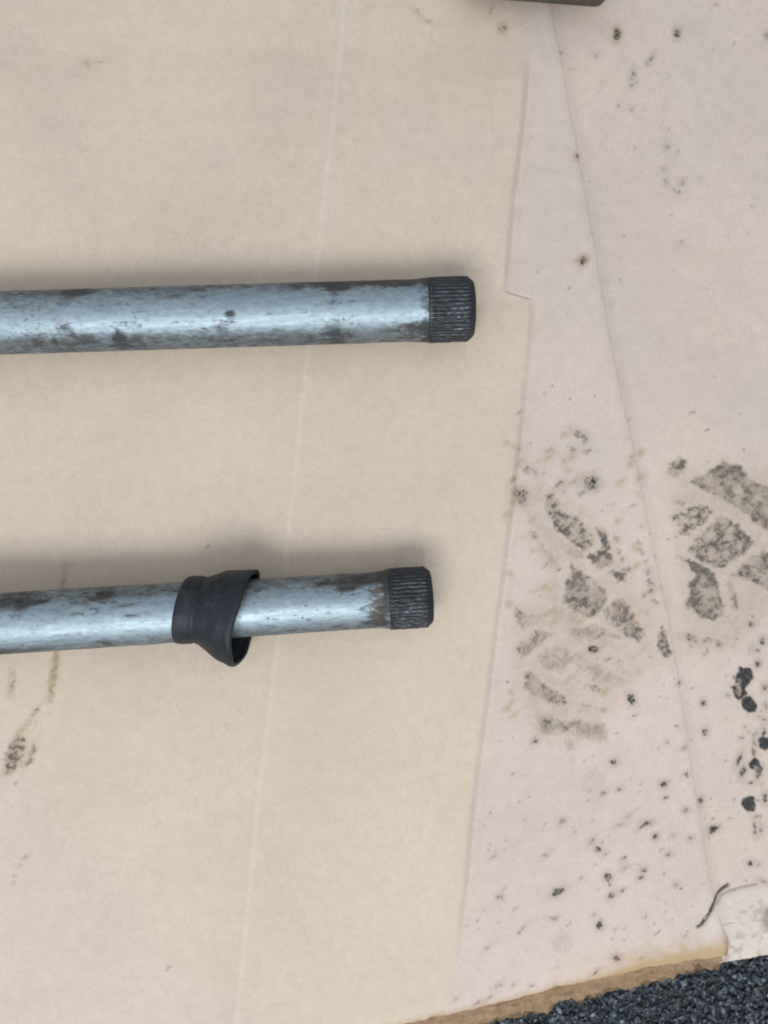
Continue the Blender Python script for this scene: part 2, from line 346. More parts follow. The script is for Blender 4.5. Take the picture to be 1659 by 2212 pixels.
# ------------------------------------------------------------------ materials
def make_card():
    m, nt, b = mat_new("cardboard_paper")
    co = N(nt, 'ShaderNodeTexCoord').outputs['Object']
    at = N(nt, 'ShaderNodeAttribute', attribute_name='wear')
    sp = N(nt, 'ShaderNodeSeparateColor'); nt.links.new(at.outputs['Color'], sp.inputs[0])
    stain, tan, tone = sp.outputs[0], sp.outputs[1], sp.outputs[2]
    bare = at.outputs['Alpha']
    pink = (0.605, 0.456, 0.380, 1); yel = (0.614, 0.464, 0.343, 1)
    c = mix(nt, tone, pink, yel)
    c = mix(nt, bare, c, (0.73, 0.62, 0.53, 1))
    big = noise(nt, co, 14, 3)
    c = mix(nt, .9, c, mix(nt, ramp(nt, big, .3, .7), (0.93, 0.925, 0.93, 1), (1.05, 1.04, 1.02, 1)), 'MULTIPLY')
    # paper fibres and flecks
    fib = noise(nt, scaled(nt, co, (1, .45, 1)), 1500, 3, .7)
    c = mix(nt, .55, c, mix(nt, ramp(nt, fib, .3, .7), (0.86, 0.855, 0.85, 1), (1.11, 1.11, 1.11, 1)), 'MULTIPLY')
    mid = noise(nt, co, 190, 4, .6)
    c = mix(nt, .5, c, mix(nt, ramp(nt, mid, .3, .72), (0.91, 0.90, 0.90, 1), (1.06, 1.06, 1.06, 1)), 'MULTIPLY')
    fleck = ramp(nt, noise(nt, co, 900, 2, .5), .70, .78)
    c = mix(nt, mth(nt, 'MULTIPLY', fleck, .35), c, (0.36, 0.27, 0.21, 1))
    c = mix(nt, mth(nt, 'MULTIPLY', tan, .85), c, (0.44, 0.27, 0.115, 1))
    dirt = mix(nt, ramp(nt, stain, .45, .92), (0.150, 0.104, 0.068, 1), (0.014, 0.015, 0.017, 1))
    sg = ramp(nt, fib, .25, .75, (.8, .8, .8, 1), (1.1, 1.1, 1.1, 1))
    sf = mth(nt, 'MULTIPLY', mth(nt, 'POWER', stain, .92), sg, True)
    c = mix(nt, sf, c, dirt)
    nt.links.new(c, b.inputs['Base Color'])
    r = mth(nt, 'SUBTRACT', .88, mth(nt, 'MULTIPLY', mth(nt, 'POWER', stain, 3.0), .40))
    nt.links.new(r, b.inputs['Roughness'])
    b.inputs['Specular IOR Level'].default_value = .25
    hh = mth(nt, 'ADD', mth(nt, 'MULTIPLY', fib, .5), mid)
    bump(nt, hh, .35, .00025, b)
    return m
M_card = make_card()

def make_kraft(name, k):
    m, nt, b = mat_new(name)
    co = N(nt, 'ShaderNodeTexCoord').outputs['Object']
    n1 = noise(nt, scaled(nt, co, (1, 1.8, 1)), 160, 5, .65)
    n2 = noise(nt, co, 1100, 3, .7)
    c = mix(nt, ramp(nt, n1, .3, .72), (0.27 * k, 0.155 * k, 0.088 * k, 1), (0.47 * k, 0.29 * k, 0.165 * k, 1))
    c = mix(nt, .6, c, mix(nt, ramp(nt, n2, .3, .7), (.74, .72, .70, 1), (1.18, 1.18, 1.18, 1)), 'MULTIPLY')
    nt.links.new(c, b.inputs['Base Color'])
    b.inputs['Roughness'].default_value = .95
    b.inputs['Specular IOR Level'].default_value = .15
    bump(nt, mth(nt, 'ADD', n1, mth(nt, 'MULTIPLY', n2, .5)), .7, .0006, b)
    return m
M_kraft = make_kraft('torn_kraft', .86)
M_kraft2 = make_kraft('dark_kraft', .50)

def make_steel(name, base, dark, thr, rough, wear_bump=.35):
    m, nt, b = mat_new(name)
    co = N(nt, 'ShaderNodeTexCoord').outputs['Object']
    at = N(nt, 'ShaderNodeAttribute', attribute_name='grime_shade').outputs['Fac']
    n1 = noise(nt, scaled(nt, co, (.75, 1, 1)), 95, 9, .72, .4)          # patches
    n2 = noise(nt, scaled(nt, co, (.6, 1.3, 1.3)), 420, 7, .72, .3)      # mottling
    n3 = noise(nt, scaled(nt, co, (.07, 1, 1)), 900, 3, .6)              # drawn lines along the bar
    n4 = noise(nt, scaled(nt, co, (.8, 1, 1)), 620, 4, .60)              # flecks
    n5 = noise(nt, co, 60, 3, .5)
    g = mth(nt, 'ADD', mth(nt, 'MULTIPLY', n1, .42), mth(nt, 'MULTIPLY', n2, .58))
    g = mth(nt, 'ADD', g, mth(nt, 'MULTIPLY', at, .42))
    gf = ramp(nt, g, thr, thr + .24)
    fl = mth(nt, 'MULTIPLY', ramp(nt, mth(nt, 'ADD', n4, mth(nt, 'MULTIPLY', at, .10)), .58, .66), ramp(nt, n5, .38, .60))
    col = mix(nt, ramp(nt, n2, .3, .7), base, tuple(v * .66 for v in base[:3]) + (1,))
    col = mix(nt, mth(nt, 'MULTIPLY', ramp(nt, n3, .55, .75), .4), col, tuple(min(1, v * 1.35) for v in base[:3]) + (1,))
    rust = mix(nt, ramp(nt, n5, .42, .62), dark, (dark[0] * 1.6, dark[1] * 1.25, dark[2] * 1.0, 1))
    gm = mth(nt, 'MULTIPLY', mth(nt, 'MAXIMUM', gf, mth(nt, 'MULTIPLY', fl, .8)), .84)
    col = mix(nt, gm, col, rust)
    ru = N(nt, 'ShaderNodeAttribute', attribute_name='rust').outputs['Fac']
    rf = ramp(nt, mth(nt, 'ADD', mth(nt, 'MULTIPLY', ru, .35), n2), .60, .72)
    col = mix(nt, mth(nt, 'MULTIPLY', rf, .85), col, (0.105, 0.076, 0.057, 1))
    bk = ramp(nt, mth(nt, 'ADD', at, mth(nt, 'MULTIPLY', mth(nt, 'SUBTRACT', n2, .5), 1.6)), .52, .92)
    col = mix(nt, mth(nt, 'MULTIPLY', bk, .50), col, (0.020, 0.018, 0.018, 1))
    gm = mth(nt, 'MAXIMUM', gm, mth(nt, 'MAXIMUM', mth(nt, 'MULTIPLY', rf, .85), mth(nt, 'MULTIPLY', bk, .9)))
    nt.links.new(col, b.inputs['Base Color'])
    nt.links.new(mth(nt, 'SUBTRACT', 1.0, mth(nt, 'MULTIPLY', gm, .70)), b.inputs['Metallic'])
    r = mth(nt, 'ADD', rough, mth(nt, 'ADD', mth(nt, 'MULTIPLY', gf, .12), mth(nt, 'MULTIPLY', mth(nt, 'SUBTRACT', n3, .5), .3)))
    nt.links.new(r, b.inputs['Roughness'])
    h = mth(nt, 'ADD', mth(nt, 'MULTIPLY', n4, .5), mth(nt, 'ADD', mth(nt, 'MULTIPLY', gm, .5), mth(nt, 'MULTIPLY', n3, .25)))
    bump(nt, h, wear_bump, .0003, b)
    return m
M_steel = make_steel("worn_steel", (0.405, 0.452, 0.475, 1), (0.052, 0.050, 0.050, 1), .535, .58)
M_spline = make_steel("oily_dark_steel", (0.15, 0.153, 0.17, 1), (0.010, 0.009, 0.009, 1), .43, .26, .5)
M_bar = make_steel("grey_steel", (0.22, 0.21, 0.19, 1), (0.06, 0.046, 0.036, 1), .42, .45)

def make_rubber():
    m, nt, b = mat_new("black_rubber")
    co = N(nt, 'ShaderNodeTexCoord').outputs['Object']
    n1 = noise(nt, co, 60, 4); n2 = noise(nt, co, 900, 3, .6)
    c = mix(nt, ramp(nt, n1, .3, .7), (0.008, 0.009, 0.012, 1), (0.018, 0.020, 0.025, 1))
    c = mix(nt, mth(nt, 'MULTIPLY', ramp(nt, n2, .62, .75), .25), c, (0.09, 0.09, 0.09, 1))
    dust = mth(nt, 'MULTIPLY', ramp(nt, noise(nt, co, 150, 9, .75), .50, .66), .5)
    c = mix(nt, dust, c, (0.050, 0.048, 0.047, 1))
    nt.links.new(c, b.inputs['Base Color'])
    nt.links.new(mth(nt, 'ADD', .46, mth(nt, 'MULTIPLY', n1, .2)), b.inputs['Roughness'])
    b.inputs['Specular IOR Level'].default_value = .36
    bump(nt, mth(nt, 'ADD', n2, n1), .4, .0004, b)
    return m
M_rubber = make_rubber()

def make_asphalt(stone):
    m, nt, b = mat_new("asphalt_stone" if stone else "asphalt_binder")
    co = N(nt, 'ShaderNodeTexCoord').outputs['Object']
    n2 = noise(nt, co, 1400, 4, .65)
    if stone:
        rnd = N(nt, 'ShaderNodeNewGeometry').outputs['Random Per Island']
        c = mix(nt, ramp(nt, rnd, .55, 1.0), (0.005, 0.006, 0.009, 1), (0.045, 0.050, 0.066, 1))
        c = mix(nt, ramp(nt, rnd, .90, .97), c, (0.16, 0.18, 0.22, 1))  # few stones paler blue-grey: glints painted as colour
        c = mix(nt, .6, c, mix(nt, ramp(nt, n2, .3, .7), (.6, .6, .6, 1), (1.3, 1.3, 1.3, 1)), 'MULTIPLY')
        nt.links.new(mth(nt, 'ADD', .06, mth(nt, 'MULTIPLY', n2, .34)), b.inputs['Roughness'])
        b.inputs['Specular IOR Level'].default_value = .8
    else:
        c = mix(nt, ramp(nt, n2, .3, .7), (0.008, 0.008, 0.010, 1), (0.030, 0.031, 0.035, 1))
        b.inputs['Roughness'].default_value = .6
    nt.links.new(c, b.inputs['Base Color'])
    bump(nt, n2, .6, .0006, b)
    return m
M_stone = make_asphalt(True); M_binder = make_asphalt(False)

# ------------------------------------------------------------------ mesh helpers
def link(o, parent=None):
    COL.objects.link(o)
    if parent: o.parent = parent
    return o
def tag(o, label, cat, group=None):
    o['label'] = label; o['category'] = cat
    if group: o['group'] = group
def empty(name, mw=None):
    o = bpy.data.objects.new(name, None); o.empty_display_size = .01
    COL.objects.link(o)
    if mw is not None: o.matrix_world = mw
    return o

def mesh_np(name, verts, quads, smooth=True):
    me = bpy.data.meshes.new(name)
    nv, nf = len(verts), len(quads)
    me.vertices.add(nv); me.vertices.foreach_set('co', np.ascontiguousarray(verts, np.float32).ravel())
    me.loops.add(nf * 4); me.loops.foreach_set('vertex_index', np.ascontiguousarray(quads, np.int32).ravel())
    me.polygons.add(nf)
    me.polygons.foreach_set('loop_start', np.arange(0, nf * 4, 4, dtype=np.int32))
    if hasattr(me.polygons[0], 'loop_total'):
        try: me.polygons.foreach_set('loop_total', np.full(nf, 4, np.int32))
        except Exception: pass
    me.polygons.foreach_set('use_smooth', np.full(nf, smooth, bool))
    me.update(calc_edges=True); me.validate()
    return me

def grid_sheet(name, X, Y, Zm, col, depth, mat, parent):
    """rows x cols plan grid with heights (m) -> sheet with a real cut edge all round; col: rows x cols x 4 attribute"""
    R, Cn = X.shape
    wx = (X - 829.5) * S; wy = -(Y - 1106.0) * S
    V = np.stack([wx, wy, ZC + Zm], -1).reshape(-1, 3)
    idx = np.arange(R * Cn).reshape(R, Cn)
    q = np.stack([idx[:-1, :-1], idx[1:, :-1], idx[1:, 1:], idx[:-1, 1:]], -1).reshape(-1, 4)
    loop = np.concatenate([idx[0, :-1], idx[:-1, -1], idx[-1, :0:-1], idx[:0:-1, 0]])
    low = V[loop].copy(); low[:, 2] = np.maximum(low[:, 2] - depth, .0002)
    mid = V[loop].copy(); 
    V2 = np.concatenate([V, mid, low])
    n0 = len(V); L = len(loop)
    a = n0 + np.arange(L); b_ = n0 + (np.arange(L) + 1) % L
    sk = np.stack([a, b_, b_ + L, a + L], -1)
    me = mesh_np(name, V2, np.concatenate([q, sk]))
    at = me.attributes.new('wear', 'FLOAT_COLOR', 'POINT')
    cc = col.reshape(-1, 4)
    side = cc[loop].copy(); side[:, 1] = np.maximum(side[:, 1], .35)
    at.data.foreach_set('color', np.concatenate([cc, side, side]).astype(np.float32).ravel())
    me.materials.append(mat)
    return link(bpy.data.objects.new(name, me), parent)

# ------------------------------------------------------------------ ground
def build_ground():
    n = 120
    xs = np.linspace(-1.6, 1.6, n); X, Y = np.meshgrid(xs, xs)
    V = np.stack([X, Y, (fbm(X * 30, Y * 30, 3, 3) - .5) * .0012 - .0010], -1).reshape(-1, 3)
    idx = np.arange(n * n).reshape(n, n)
    q = np.stack([idx[:-1, :-1], idx[:-1, 1:], idx[1:, 1:], idx[1:, :-1]], -1).reshape(-1, 4)
    me = mesh_np('ground', V, q); me.materials.append(M_binder)
    o = link(bpy.data.objects.new('ground', me)); o['kind'] = 'structure'
    # coarse aggregate of the asphalt where it lies open beyond the torn cardboard edge
    import bmesh
    bm = bmesh.new(); bmesh.ops.create_icosphere(bm, subdivisions=1, radius=1.0)
    bv = np.array([v.co[:] for v in bm.verts]); bf = np.array([[v.index for v in f.verts] for f in bm.faces]); bm.free()
    x0, x1, y0, y1 = (420 - 829.5) * S, (2000 - 829.5) * S, -(2520 - 1106) * S, -(2030 - 1106) * S
    K = 30000
    px = rng.uniform(x0, x1, K); py = rng.uniform(y0, y1, K)
    rr = .00034 + .00095 * rng.random(K) ** 3.0
    VV = []; FF = []
    for i in range(K):
        s = rr[i] * (1 + .45 * (rng.random(3) - .5) * 2) * np.array([1, 1, .75])
        v = bv * (1 + .5 * (rng.random((len(bv), 1)) - .5)) * s
        a, b = rng.uniform(0, 6.28), rng.uniform(-.6, .6)
        ca, sa, cb, sb = math.cos(a), math.sin(a), math.cos(b), math.sin(b)
        Rm = np.array([[ca, -sa * cb, sa * sb], [sa, ca * cb, -ca * sb], [0, sb, cb]])
        v = v @ Rm.T + np.array([px[i], py[i], -.0006 + rr[i] * .35])
        VV.append(v); FF.append(bf + i * len(bv))
    me = bpy.data.meshes.new('asphalt_aggregate')
    V = np.concatenate(VV); F = np.concatenate(FF)
    me.vertices.add(len(V)); me.vertices.foreach_set('co', V.astype(np.float32).ravel())
    me.loops.add(len(F) * 3); me.loops.foreach_set('vertex_index', F.astype(np.int32).ravel())
    me.polygons.add(len(F)); me.polygons.foreach_set('loop_start', np.arange(0, len(F) * 3, 3, dtype=np.int32))
    me.polygons.foreach_set('use_smooth', np.zeros(len(F), bool))
    me.update(calc_edges=True); me.validate()
    me.materials.append(M_stone)
    g = link(bpy.data.objects.new('asphalt_aggregate', me)); g['kind'] = 'stuff'
    g['label'] = 'dark glinting crushed stone of the asphalt past the torn edge'; g['category'] = 'asphalt'
build_ground()

# ------------------------------------------------------------------ flattened cardboard box
box = empty('flattened_cardboard_box', Matrix.Translation((0, 0, 0)))
tag(box, 'flattened pinkish tan cardboard box with boot prints and oil spots, lying on the asphalt', 'cardboard')

def relief(X, Y):
    z = (fbm(X / 230., Y / 230., 41, 3) - .5) * .0012
    z += (fbm(X / 60., Y / 60., 43, 2) - .5) * .00020
    z += np.sin((X + Y * .105) / 38. * 2 * math.pi + (fbm(X / 300., Y / 300., 47, 2) - .5) * 4) * .000022 * (.4 + 1.2 * vnoise(X / 120., Y / 200., 49))
    return z

def build_upper():
    ys = np.concatenate([np.arange(-600, -20, 30.), np.arange(-20, 1900, 2.2), np.linspace(1900, 2212, 150)])
    xl = np.concatenate([np.arange(-1500, -20, 40.), np.arange(-20, 1060, 4.2)])
    s = np.linspace(0, 1, 236)
    rows = len(ys)
    X = np.zeros((rows, len(xl) + len(s)))
    X[:, :len(xl)] = xl[None, :]
    X[:, len(xl):] = 1060 + s[None, :] * (xC(ys)[:, None] - 1060)
    X[ys < 0, len(xl):] = (1060 + s[None, :] * np.maximum(xC(ys)[:, None] - 1060, 8))[ys < 0]
    # left columns shift with the crease so that it stays crisp
    Y = np.repeat(ys[:, None], X.shape[1], 1)
    low = ys >= 1900
    t = (ys[low] - 1900) / 312.0
    Xl = X[low]
    Y[low] = 1900 + t[:, None] * (yE(Xl) - 1900)
    # right edge again with the true rows
    k = len(xl)
    xr = xC(Y[low][:, -1])
    X[low, k:] = 1060 + s[None, :] * (xr[:, None] - 1060)
    z = relief(X, Y)
    # scored fold: raised hair line with a shallow trough each side
    wob = (vnoise(Y / 55., Y * 0 + 2.2, 7) - .5) * 5
    dA = X - xA(Y) - wob * .6
    z += np.exp(-(dA / 7.0) ** 2) * .00030 - np.exp(-((dA + 16) / 14.) ** 2) * .00018 + sstep(-30, 6, dA) * .00040
    # panel edge showing through the liner: step down to the right with a soft gutter
    fade = sstep(90, 200, Y) * (1 - sstep(1900, 2150, Y))
    fade = fade * (1 - .6 * np.exp(-((Y - 642) / 26.) ** 2))
    dB = X - xB(Y) - (vnoise(Y / 90., Y * 0 + 5.1, 13) - .5) * 4
    gut = 1 - .5 * sstep(640, 700, Y) * (1 - sstep(800, 1000, Y))
    z += fade * (1 - sstep(-4, 15, dB)) * .00115
    z += -fade * gut * np.exp(-((dB - 15) / 11.) ** 2) * .00085 + fade * np.exp(-((dB + 7) / 8.) ** 2) * .00010
    z += np.exp(-((dB - 33) / 9.) ** 2) * fade * .00012
    # the free edge at the right is a little crushed and rolls down
    dC = xC(Y) - X
    z += -np.exp(-dC / 4.0) * .00022 + np.exp(-((dC - 14) / 10.) ** 2) * .00016
    # torn corner droops to the ground
    dE = yE(X) - Y
    z += -sstep(46, 0, dE) * .0030 * (.45 + .55 * sstep(1150, 1550, X)) - sstep(9, 0, dE) * .0005
    z += sstep(70, 0, np.hypot((X - 1575) * 1.0, (Y - 2070) * .9)) * .0010
    z += -np.exp(-(((X - 1500) * .8 + (Y - 1985) * .6) / 20.) ** 2 - ((Y - 1985) / 40.) ** 2) * .0005
    tear = np.full(X.shape, 1e9)
    tp = [(1508, 2002), (1513, 1998), (1524, 1985), (1531, 1974), (1537, 1964), (1545, 1947), (1552, 1936)]
    for (ax, ay), (bx, by) in zip(tp[:-1], tp[1:]):
        ex, ey = bx - ax, by - ay
        t_ = np.clip(((X - ax) * ex + (Y - ay) * ey) / (ex * ex + ey * ey), 0, 1)
        tear = np.minimum(tear, np.hypot(X - ax - t_ * ex, Y - ay - t_ * ey))
    tear = np.exp(-(tear / (3.6 + 2.4 * (vnoise(Y / 9., X / 9., 5) - .5))) ** 2)
    z += -tear * .0006
    st, tn = stain_field(X, Y)
    st = np.maximum(st, np.clip(tear * (.95 + .7 * fbm(X / 7., Y / 7., 3, 2)), 0, 1))  # gap shade and dirt of the tear, painted into the colour
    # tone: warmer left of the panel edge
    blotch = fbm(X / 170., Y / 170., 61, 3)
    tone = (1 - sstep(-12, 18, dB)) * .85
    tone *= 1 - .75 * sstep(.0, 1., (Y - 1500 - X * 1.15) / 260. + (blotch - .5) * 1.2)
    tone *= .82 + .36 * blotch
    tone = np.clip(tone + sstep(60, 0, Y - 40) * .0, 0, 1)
    # score line paler: light caught on its ridge painted in, plus scuffing
    bare = np.exp(-(dA / 6.0) ** 2) * .24 * (.6 + .8 * vnoise(X / 9., Y / 14., 3))
    bare = np.maximum(bare, sstep(-4, 26, (X - 1511) * .84 + (Y - 1999) * .54 + (fbm(X / 12., Y / 12., 33, 3) - .5) * 14) * sstep(1915, 1960, Y) * sstep(2062, 2008, Y) * .34)
    ttear = sstep(78, 4, dE + (fbm(X / 18., Y / 18., 23, 3) - .5) * 40) * sstep(1150, 1480, X) * .95 + sstep(20, 0, dE + (fbm(X / 9., Y / 9., 27, 3) - .5) * 16) * .55
    ttear = np.maximum(ttear, sstep(34, 0, dC + (fbm(X / 10., Y / 10., 29, 3) - .5) * 22) * sstep(2016, 2034, Y) * .75)
    tn = np.clip(np.maximum(tn, ttear), 0, 1)
    st = np.maximum(st, sstep(13, 0, dC + (fbm(X / 5., Y / 5., 37, 3) - .5) * 18) * sstep(2022, 2036, Y) * .55)
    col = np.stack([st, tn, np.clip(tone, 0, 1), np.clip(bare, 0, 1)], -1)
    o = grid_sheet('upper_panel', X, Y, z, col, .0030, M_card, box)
    return o
up = build_upper()
up['label'] = 'broad upper panel with a pale scored fold line'

def build_lower():
    ys = np.concatenate([np.arange(-600, -20, 30.), np.arange(-20, 1880, 2.3), np.linspace(1880, 2100, 110)])
    sx = np.concatenate([np.linspace(0, .74, 190), np.linspace(.745, 1, 16)])
    X0 = xC(ys) - 16
    X0 = np.where(ys > 2004, np.maximum(xC(ys) - 7, 1515), np.minimum(X0, 1522))
    X = X0[:, None] + sx[None, :] * (2150 - X0[:, None])
    # fine columns kept up to the frame edge
    Y = np.repeat(ys[:, None], X.shape[1], 1)
    low = ys >= 1880
    yb = np.interp(X[low], [1400, 1577, 1659, 2150], [2112, 2094, 2083, 2015]) + (fbm(X[low] / 12., X[low] * 0 + 3, 53, 3) - .5) * 5
    Y[low] = 1880 + ((ys[low] - 1880) / 220.)[:, None] * (yb - 1880)
    dR = X - xC(Y)
    z = relief(X, Y) - .0005 - .0011 * sstep(-4, 30, dR) - .0002 * sstep(0, 8, dR)
    z += .0002 * sstep(1900, 1940, Y) * sstep(2040, 2020, Y) * sstep(30, 0, dR)
    # loose folds and dents
    def arc(pts, w, h):
        d2 = np.full(X.shape, 1e9)
        for (ax, ay), (bx, by) in zip(pts[:-1], pts[1:]):
            ex, ey = bx - ax, by - ay
            t = np.clip(((X - ax) * ex + (Y - ay) * ey) / (ex * ex + ey * ey), 0, 1)
            d2 = np.minimum(d2, (X - ax - t * ex) ** 2 + (Y - ay - t * ey) ** 2)
        return np.exp(-d2 / (w * w)) * h
    z += arc([(1480, 590), (1530, 618), (1558, 655), (1558, 700), (1530, 740), (1560, 758), (1610, 745)], 13, -.00022)
    z += arc([(1575, 742), (1625, 722), (1680, 690), (1800, 600)], 6, -.00022)
    z += arc([(1590, 758), (1640, 740), (1720, 700)], 6, .00015)
    z += arc([(1555, 690), (1560, 640)], 20, .00018)
    # cracked white corner
    crack = arc([(1537, 1964), (1546, 1946), (1552, 1936), (1563, 1926), (1577, 1917)], 4.2, 1.0)
    crack2 = arc([(1552, 1952), (1563, 1937), (1580, 1929), (1605, 1921), (1640, 1914)], 2.4, 1.0)
    z += -crack * .0005 - crack2 * .0006
    z += arc([(1560, 1960), (1600, 1945), (1680, 1930)], 18, .0005)
    yb2 = np.interp(X, [1400, 1577, 1659, 2150], [2112, 2094, 2083, 2015])
    z += -sstep(60, 0, yb2 - Y) * .0034 - sstep(1600, 1560, X) * sstep(1990, 2030, Y) * .0012
    st, tn = stain_field(X, Y)
    st = np.maximum(st, crack * (.85 + .5 * fbm(X / 8., Y / 8., 3, 2)))  # both cracks get the shade of their gap in the colour
    st = np.maximum(st, crack2 * .45)
    st = np.maximum(st, sstep(10, 0, np.abs(X - 1576 - (fbm(Y / 8., Y * 0, 5, 2) - .5) * 12)) * sstep(2025, 2040, Y) * .45)
    st = np.maximum(st, sstep(.45, .75, fbm(X / 26., Y / 26., 6, 4)) * sstep(1625, 1665, X) * sstep(1925, 1960, Y) * .6)
    st = np.maximum(st, sstep(.5, .8, fbm(X / 13., Y / 13., 206, 4)) * sstep(1940, 1970, Y) * sstep(1560, 1580, X) * .35)
    yl = np.interp(X, [1500, 1545, 1563, 1605, 1659, 1800], [1990, 1952, 1934, 1921, 1910, 1890])
    bare = sstep(0, 18, Y - yl) * .28
    tone = np.clip((fbm(X / 150., Y / 150., 77, 3) - .35) * .7, 0, 1)
    col = np.stack([np.clip(st, 0, 1), tn, tone, bare], -1)
    return grid_sheet('lower_panel', X, Y, z, col, .0030, M_card, box)
lp = build_lower()
lp['label'] = 'panel with dark oil drops and a cracked whitish corner'

def build_torn(name, dy, out, drop, seed, shade_mat, label):
    xs = np.concatenate([np.arange(-1500, 900, 40.), np.arange(900, 1577, 1.6)])
    t = np.linspace(0, 1, 20)
    e = yE(xs) - 8; f = yF(xs) + dy + (fbm(xs / 16., xs * 0 + 2.2, seed, 5) - .5) * out
    f = np.maximum(f, e + 8)
    Y = e[None, :] + t[:, None] * (f - e)[None, :]
    X = np.repeat(xs[None, :], len(t), 0) + (fbm(Y / 9., np.repeat(xs[None, :], len(t), 0) / 9., seed + 1, 2) - .5) * 7 * t[:, None]
    z = relief(X, Y) - .0034 * (.45 + .55 * sstep(1150, 1550, X)) - .0007 - drop - t[:, None] ** 1.4 * .0016
    z += (fbm(X / 12., Y / 12., seed + 2, 4) - .5) * .0016
    z += (fbm(X / 60., (Y - np.interp(X, E_x, E_y)) / 5., seed + 3, 4) - .5) * .0015
    z += np.sin((X + Y * .105) / 38. * 2 * math.pi) * .00035 * t[:, None]          # crushed flutes
    z = np.maximum(z, -ZC + .0012)
    col = np.zeros(X.shape + (4,))
    o = grid_sheet(name, X, Y, z, col, .0009, shade_mat, box)
    o['label'] = label
build_torn('torn_ply', 2, 26, 0.0, 15, M_kraft, 'ragged brown torn ply with the top liner peeled off')
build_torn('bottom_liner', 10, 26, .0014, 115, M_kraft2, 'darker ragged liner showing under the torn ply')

# ------------------------------------------------------------------ steel shafts
def lathe(name, prof, seg, mat, parent, radial=None, grime_shade=None, rust=None):
    """profile [(x, r)] turned about local x; radial(x_index, angle)->extra radius; closed at both ends"""
    n = len(prof)
    ang = np.linspace(0, 2 * math.pi, seg, endpoint=False)
    px = np.array([p[0] for p in prof]); pr = np.array([p[1] for p in prof])
    Rr = np.repeat(pr[:, None], seg, 1)
    Xx = np.repeat(px[:, None], seg, 1).copy()
    A = np.repeat(ang[None, :], n, 0)
    if radial is not None: Rr = Rr + radial(Xx, A, Rr)
    V = np.stack([Xx, Rr * np.cos(A), Rr * np.sin(A)], -1).reshape(-1, 3)
    V = np.concatenate([V, [[px[0], 0, 0], [px[-1], 0, 0]]])
    idx = np.arange(n * seg).reshape(n, seg); nx = np.roll(idx, -1, 1)
    q = np.stack([idx[:-1], idx[1:], nx[1:], nx[:-1]], -1).reshape(-1, 4)
    faces = q.tolist()
    faces += [[n * seg, int(idx[0, k]), int(nx[0, k])] for k in range(seg)]
    faces += [[n * seg + 1, int(nx[-1, k]), int(idx[-1, k])] for k in range(seg)]
    me = bpy.data.meshes.new(name); me.from_pydata(V.tolist(), [], faces); me.update()
    me.polygons.foreach_set('use_smooth', np.ones(len(me.polygons), bool))
    at = me.attributes.new('grime_shade', 'FLOAT', 'POINT')
    g = np.zeros((n, seg)) if grime_shade is None else grime_shade(Xx, A)
    at.data.foreach_set('value', np.concatenate([g.ravel(), [0, 0]]).astype(np.float32))
    if rust is not None:
        a2 = me.attributes.new('rust', 'FLOAT', 'POINT')
        a2.data.foreach_set('value', np.concatenate([rust(Xx, A).ravel(), [0, 0]]).astype(np.float32))
    me.materials.append(mat)
    try: me.set_sharp_from_angle(angle=math.radians(50))
    except Exception: pass
    # outward normals
    import bmesh
    bm = bmesh.new(); bm.from_mesh(me); bmesh.ops.recalc_face_normals(bm, faces=bm.faces); bm.to_mesh(me); bm.free()
    return link(bpy.data.objects.new(name, me), parent)

def axis_frame(tip, far):
    ax = (tip - far).normalized()                  # local +x points to the splined tip
    up = Vector((0, 0, 1)); yv = up.cross(ax).normalized(); zv = ax.cross(yv)
    m = Matrix((ax, yv, zv)).transposed().to_4x4()
    m.translation = tip
    return m

def ang_up(A):  # 1 where the surface looks up, 0 at the sides
    return np.sin(A)

